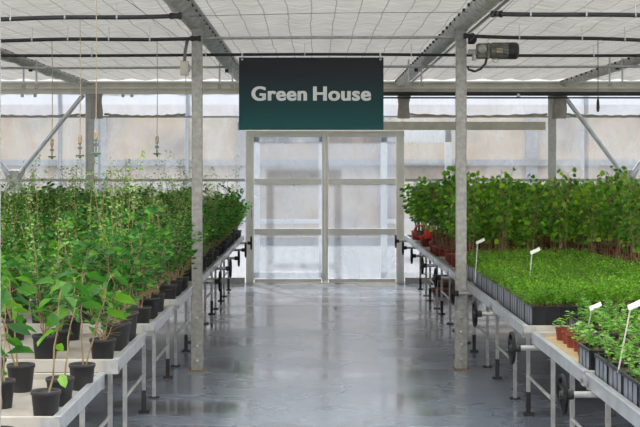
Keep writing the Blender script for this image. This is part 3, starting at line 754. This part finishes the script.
def crate(name, w_, d_, h, seed, kind):
    """seed crate centred on origin; walls with ribs and hand slots"""
    rg = random.Random(seed); o = empty(name); t = MB(); k = .004; ti = .012
    x, y = w_/2, d_/2
    for (a0, a1, b0, b1) in ((-x, x, -y, -y+k), (-x, x, y-k, y), (-x, -x+k, -y+k, y-k), (x-k, x, -y+k, y-k)):
        t.box(a0, a1, b0, b1, 0.006, h-.012)
    # rim and base lip
    for z0, z1, e_ in ((h-.014, h, .006), (0, .012, .0)):
        t.box(-x-e_, x+e_, -y-e_, -y+.006, z0, z1); t.box(-x-e_, x+e_, y-.006, y+e_, z0, z1)
        t.box(-x-e_, -x+.006, -y+.006, y-.006, z0, z1); t.box(x-.006, x+e_, -y+.006, y-.006, z0, z1)
    for fx in (-.96, -.33, .33, .96):
        for s_ in (-1, 1): t.box(fx*x-.006, fx*x+.006, s_*y-.004, s_*y+.004, .01, h-.01)
    for fy in (-.94, -.31, .31, .94):
        for s_ in (-1, 1): t.box(s_*x-.004, s_*x+.004, fy*y-.006, fy*y+.006, .01, h-.01)
    t.box(-x+k, x-k, -y+k, y-k, .006, .012)
    t.build('crate_body', M['crate'], o)
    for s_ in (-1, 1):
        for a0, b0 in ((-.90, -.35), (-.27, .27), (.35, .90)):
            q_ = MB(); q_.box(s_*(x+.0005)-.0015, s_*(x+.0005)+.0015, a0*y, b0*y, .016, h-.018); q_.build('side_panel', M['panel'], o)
    s = MB(); s.box(-x+k, x-k, -y+k, y-k, .012, h-.022); s.build('soil', M['soil'], o)
    lf = MB(); st = MB(); up = Vector((0,0,1))
    if kind == 'fern':
        n = 130
        for q in range(n):
            p = Vector((rg.uniform(-x, x)*1.0, rg.uniform(-y, y)*1.0, h-.02)); H = rg.uniform(.08, .175)
            ed = max(abs(p.x)/x, abs(p.y)/y); d = (up+rv(rg, 0)*.45+Vector((p.x/x, p.y/y, 0))*(.9*max(0, ed-.75)/.25)).normalized(); tip = p+d*H
            st.tube([p, tip], .0009, 3, cap=False)
            for c_ in range(13):
                tt = .35+.65*c_/13; b0 = p.lerp(tip, tt)
                dd = rv(rg, .5)*.9+up*.5
                leaflet(lf, b0+rv(rg, .3)*.012, dd, up+rv(rg)*.8, rg.uniform(.016, .032), rg.uniform(.006, .011), min(1, max(0, rg.gauss(.45+.2*(tt-.6), .2))), 0)
    else:
        n = 34
        for q in range(n):
            p = Vector((rg.uniform(-x, x)*.92, rg.uniform(-y, y)*.92, h-.02)); H = rg.uniform(.05, .15)
            d = (up+rv(rg, 0)*.3).normalized(); tip = p+d*H
            st.tube([p, tip], .0012, 3, cap=False)
            for c_ in range(8):
                tt = .4+.6*c_/8; b0 = p.lerp(tip, tt); L_ = rg.uniform(.018, .034)
                leaf(lf, b0, rv(rg, .3)+up*.25, up+rv(rg)*.4, L_, L_*.75, min(1, max(0, rg.gauss(.5, .25))), 0)
    st.build('stems', M['stem'], o)
    lf.build('foliage', [M['leaf_fern'] if kind == 'fern' else M['leaf_seed']], o)
    return o
def small_pot(seed, H):
    rg = random.Random(seed); o = base_pot('seedling_pot', .040, .075, 'red'); st = MB(); lf = MB(); up = Vector((0,0,1))
    for k in range(4):
        a_ = rg.uniform(0, 2*pi); out = Vector((cos(a_), sin(a_), 0)); tip = Vector((0,0,.07))+out*rg.uniform(.01, .05)+up*H*rg.uniform(.6, 1)
        st.tube([(0,0,.07), tip], .0014, 4, cap=False)
        for q in range(4):
            L_ = rg.uniform(.025, .042); leaf(lf, tip-up*q*.012, rv(rg, .2)+up*.2, up+rv(rg)*.3, L_, L_*.9, rg.uniform(.3, 1), 0, .15, .3)
    st.build('stems', M['stem'], o); lf.build('foliage', [M['leaf_seed']], o); return o

used = set()
def put(src, loc, rz, sc=1.0, zs=None):
    if id(src) in used: o = copy_tree(src)
    else: used.add(id(src)); o = src
    o.location = loc; o.rotation_euler = (0, 0, rz); o.scale = (sc, sc, sc if zs is None else zs)
    return o

rg = random.Random(21)
shrubs = [shrub(100+i, H=rg.uniform(.37, .50), nleaf=1, pale=(2 if i % 2 else 3)) for i in range(6)]
shrubs_small = [shrub(140, H=.33, nleaf=.7, pale=0)]
broads = [broad(200+i, H=rg.uniform(.38, .46)) for i in range(5)]

# nearest benches: saplings in round black pots
def sap(x, y, k, label, sc=1.0, rz=0):
    o = put(broads[k], (x, y, ZB), rz, sc); tag(o, label, 'potted plant', 'saplings on the nearest left benches')
sap(-1.085, 5.26, 0, 'broad leaved sapling in black pot at the front corner of the nearest left bench', 1, .3)
sap(-1.09, 5.58, 1, 'broad leaved sapling in black pot with a yellow leaf, just behind the front corner pot', 1, 2.2)
sap(-1.065, 5.97, 2, 'broad leaved sapling in black pot at the back right corner of the nearest left bench', 1, 4.0)
sap(-1.33, 5.52, 3, 'broad leaved sapling in black pot cut by the left picture edge', 1, 1.2)
sap(-1.335, 5.92, 4, 'broad leaved sapling, second from the aisle at the back of the nearest left bench', 1.05, 5.1)
sap(-1.5, 6.05, 0, 'broad leaved sapling behind the pots at the left edge of the nearest bench', 1.1, 2.9)
sap(-1.10, 4.55, 2, 'broad leaved sapling whose leaf tips enter the bottom left corner', .9, 1.0)
b_ = MB(); leaf(b_, Vector((0,0,0)), Vector((.35,-.4,-.75)), Vector((.1,-1,.2)), .065, .042, 1.0, 0, .2, .3)
tag(b_.build('fallen_leaf', M['leaf_seed'], loc=(-1.075, 5.515, ZB+.145)), 'single yellow green leaf drooping over a black pot rim', 'leaf')

# benches 2..9 on the left
for i in range(2, 10):
    yb = LF[i]
    dep = 1.10 if i < 5 else 1.42
    nrow = 3 if i < 5 else 4
    xlim = 322*(yb+dep)/F + .15
    ncol = int((min(xlim, 4.95)-1.1)/.32)+1
    for c in range(ncol):
        for r_ in range(nrow):
            x = -1.11-.32*c+(rg.uniform(-.02, .02) if c else rg.uniform(-.008, .008)); y = yb+.14+(dep-.28)*r_/(nrow-1)+rg.uniform(-.02, .02)
            if c > 0 and rg.random() < .10: continue
            nm = lbl_l[i]
            if i == 2 and c == 0 and r_ == 0:
                src = shrubs_small[0]; sc = .95
            else:
                src = rg.choice(shrubs); sc = rg.uniform(.92, 1.12)
            if i == 2 and c >= 1 and rg.random() < .5: src = rg.choice(broads); sc = 1.15
            o = put(src, (x, y, ZB), rg.uniform(0, 6.28), sc, sc*rg.choice((.78, .88, .95, 1.0, 1.05, 1.22)))
            if c == 0:
                lb = 'leafy shrub in black pot, aisle row, %s from front, %s left bench' % (ORD[r_], nm)
            elif i <= 4 and c <= 3:
                lb = 'leafy shrub in black pot, %s left bench, %s from aisle, %s from front' % (nm, ORD[c], ORD[r_])
            else:
                lb = 'leafy shrub in black pot, away from the aisle on the %s left bench' % nm
            tag(o, ' '.join(lb.split()[:24]), 'potted plant', 'potted shrubs on the %s left bench' % nm)

# right: crates of pale seedlings on the two nearest benches
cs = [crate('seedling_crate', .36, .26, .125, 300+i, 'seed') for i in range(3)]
n_c = 0
for i, (x, y, lb) in enumerate([
    (1.53, 4.98, 'dark grey crate of pale seedlings nearest the camera at lower right'),
    (1.53, 5.26, 'dark grey crate of pale seedlings second nearest on the right bench edge'),
    (1.53, 5.54, 'dark grey crate of pale seedlings third nearest on the right bench edge'),
    (1.53, 5.82, 'dark grey crate of pale seedlings fourth nearest on the right bench edge'),
    (1.53, 6.10, 'dark grey crate of pale seedlings fifth nearest on the right bench edge'),
    (1.53, 6.485, 'dark crate of seedlings at the aisle corner of the sandy bench'),
    (1.91, 5.82, 'inner dark crate of seedlings beside the fourth edge crate'),
    (1.91, 6.10, 'inner dark crate of seedlings beside the fifth edge crate'),
    (1.91, 6.485, 'inner dark crate of seedlings at the front of the sandy bench'),
    (1.72, 6.80, 'dark crate of seedlings right of the little red pots, nearest one'),
    (1.72, 7.10, 'dark crate of seedlings right of the little red pots, second one'),
    (1.72, 7.40, 'dark crate of seedlings right of the little red pots, third one'),
    (1.72, 7.68, 'dark crate of seedlings at the back of the sandy bench'),
    (2.10, 6.80, 'dark crate of seedlings at right picture edge on the sandy bench, nearest'),
    (2.10, 7.10, 'dark crate of seedlings at right picture edge on the sandy bench, second'),
    (2.10, 7.40, 'dark crate of seedlings at right picture edge on the sandy bench, third')]):
    o = put(cs[i % 3], (x, y, ZB), 0 if i % 2 else pi, 1); tag(o, lb, 'crate', 'crates of pale seedlings')
sp_ = [small_pot(400+i, h_) for i, h_ in enumerate((.06, .09, .13))]
for i in range(6):
    y = 7.66-.155*i
    src = sp_[2] if i == 1 else sp_[i % 2]
    o = put(src, (1.462+.008*(i % 2), y, ZB), i*1.3, 1)
    tag(o, 'little red brown pot of seedlings, %s of the row on the sandy bench' % ['farthest', 'second farthest', 'third farthest', 'third nearest', 'second nearest', 'nearest'][i], 'potted plant', 'little red pots on the sandy bench')

# right: black crates of feathery greens
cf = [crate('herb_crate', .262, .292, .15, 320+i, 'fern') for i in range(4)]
rows_f = [8.29+.307*k for k in range(12)]
for r_, y in enumerate(rows_f):
    for c in range(8):
        x = 1.50+.272*c
        if x-.14 > 328*y/F: continue
        if x > 2.45 and y > 10.3: continue
        o = put(cf[(r_*3+c*5) % 4], (x, y, ZB), 0 if (r_+c) % 2 else pi, 1, rg.uniform(.93, 1.07))
        if r_ == 0: lb = 'black crate of feathery greens in the front row, %s from the aisle' % ORD[c]
        elif c == 0: lb = 'black crate of feathery greens along the aisle edge, %s from the front' % ORD[r_]
        else: lb = 'black crate of feathery greens inside the green mass behind the front row'
        tag(o, lb, 'crate', 'crates of feathery greens')

# right: tall leafy plants
talls_r = [tall(500+i, H=rg.uniform(.66, .74), potm='red') for i in range(4)]
talls_k = [tall(520+i, H=rg.uniform(.68, .76), potm='pot') for i in range(3)]
for i, yb in [(3, 10.55), (4, 11.2), (5, 12.74), (6, 14.28), (7, 15.82), (8, 17.36)]:
    rows = [10.55, 10.85] if i == 3 else [yb+.14+.305*k for k in range(5)]
    for ri, y in enumerate(rows):
        if i == 8 and y > 18.7: continue
        for c in range(13):
            x = 1.45+.28*c+rg.uniform(-.02, .02)
            if x > 322*y/F+.1: continue
            if i == 3 and x < 2.62: continue
            if c == 0 and abs(y-16.15) < .2: continue
            if i == 4 and ri < 2 and x < 3.05 and not (x > 2.62): continue
            src = rg.choice(talls_r) if (i >= 5 or i == 3) else rg.choice(talls_k)
            o = put(src, (x, y+rg.uniform(-.02, .02), ZB), rg.uniform(0, 6.28), rg.uniform(.95, 1.08), rg.choice((.88, .95, 1.0, 1.05, 1.16)) if i < 6 else rg.uniform(.82, 1.04))
            if c == 0 and i >= 6: o.scale = (1.4, 1.2, o.scale[2]*1.05)
            nm = {3: 'fourth', 4: 'fifth', 5: 'sixth', 6: 'seventh', 7: 'eighth', 8: 'ninth'}[i] + ' right bench'
            if c == 0: lb = 'tall leafy plant at the aisle edge, %s from the front of the %s' % (ORD[ri], nm)
            else: lb = 'tall leafy plant behind the aisle row on the %s' % nm
            tag(o, lb, 'potted plant', 'tall plants on the ' + nm)

# plant labels on sticks
def plant_label(px, y0, y1, D, tilt, label, lean=.02):
    p = at(px, y1, D); q = at(px, y0, D); h_ = q.z-p.z
    r = empty('plant_label', tuple(p))
    t = MB(); t.tube([(0,0,-.02), (lean,0,h_)], .0036, 6); t.build('stick', M['tagw'], r)
    t = MB(); w_ = .055; hh_ = .030
    pts = [(-.01,-.018,-.012), (w_,-.018,.018), (w_,.018,.036), (-.01,.018,.006)]
    t.add([Vector(v_)+Vector((lean,0,h_)) for v_ in pts]+[Vector(v_)+Vector((lean,0,h_+.004)) for v_ in pts], [(3,2,1,0), (4,5,6,7), (0,1,5,4), (1,2,6,5), (2,3,7,6), (3,0,4,7)])
    t.build('tag_plate', M['tagw'], r)
    return tag(r, label, 'plant label', 'white plant labels')
plant_label(475, 243, 280, 10.2, 0, 'white plant label on a stick in the feathery greens beside the right post')
plant_label(529, 253, 284, 9.0, 0, 'white plant label on a stick in the middle of the feathery greens')
plant_label(588, 309, 325, 7.3, 0, 'short white plant label on the bench just before the black crates')
plant_label(618, 308, 368, 5.75, 0, 'large near white plant label rising from the pale seedlings', .055)

# red watering can standing on the far red pots
r = empty('watering_can', (1.44, 16.15, ZB+.1245))
t = MB(); t.lathe([(0,0), (.062,0), (.065,.01), (.065,.09), (.055,.12), (.04,.122), (.04,.10), (0,.10)], 20); t.build('can_body', M['brightred'], r)
t = MB(); n_ = 20; t.tube([(-.125+.07*cos(2*pi*k/n_), 0, .085+.075*sin(2*pi*k/n_)) for k in range(n_+1)], .010, 8); t.build('handle', M['brightred'], r)
t = MB(); t.tube([(.05,0,.03), (.12,-.01,.10), (.17,-.02,.15)], [.012,.010,.009], 8); t.build('spout', M['brightred'], r)
t = MB(); t.lathe([(0,0), (.010,0), (.030,.03), (.030,.035), (0,.038)], 14, (.168,-.02,.14)); t.build('rose', M['brightred'], r)
tag(r, 'bright red watering can with round handle among the far red pots by the aisle', 'watering can')

# stack of reddish trays and boards on the floor under the far right benches
rt = random.Random(9)
mats_ = ['red', 'wood', 'black', 'red', 'wood', 'red']
for k, m_ in enumerate(mats_):
    b = MB(); wx = .33+rt.uniform(-.03, .03); z0 = .001+.036*k; ox = rt.uniform(-.04, .04)
    b.box(-wx+ox, wx+ox, -.2, .2, 0, .008)
    for (a0, a1, c0_, c1_) in ((-wx, wx, -.2, -.19), (-wx, wx, .19, .2), (-wx, -wx+.01, -.19, .19), (wx-.01, wx, -.19, .19)):
        b.box(a0+ox, a1+ox, c0_, c1_, .008, .034)
    o = b.build('stacked_tray', M[m_], loc=(1.98, 18.05, z0))
    tag(o, '%s tray on the floor under the far right benches, %s of stack' % ({'red': 'red brown', 'wood': 'tan', 'black': 'black'}[m_], ['bottom', 'second from bottom', 'third from bottom', 'fourth from bottom', 'second from top', 'top'][k]), 'tray', 'trays stacked on the floor')

# one fallen brown leaf on the wet floor
b = MB(); leaf(b, Vector((0,0,0)), Vector((1,.3,0)), Vector((0,0,1)), .06, .04, .5, 0, .5, -.2); b.add([(0,0,0)], [])
tag(b.build('fallen_leaf', M['wood'], loc=((333-VX)*15.9/F, 15.9, .004)), 'small brown leaf lying on the wet floor in mid aisle', 'leaf')
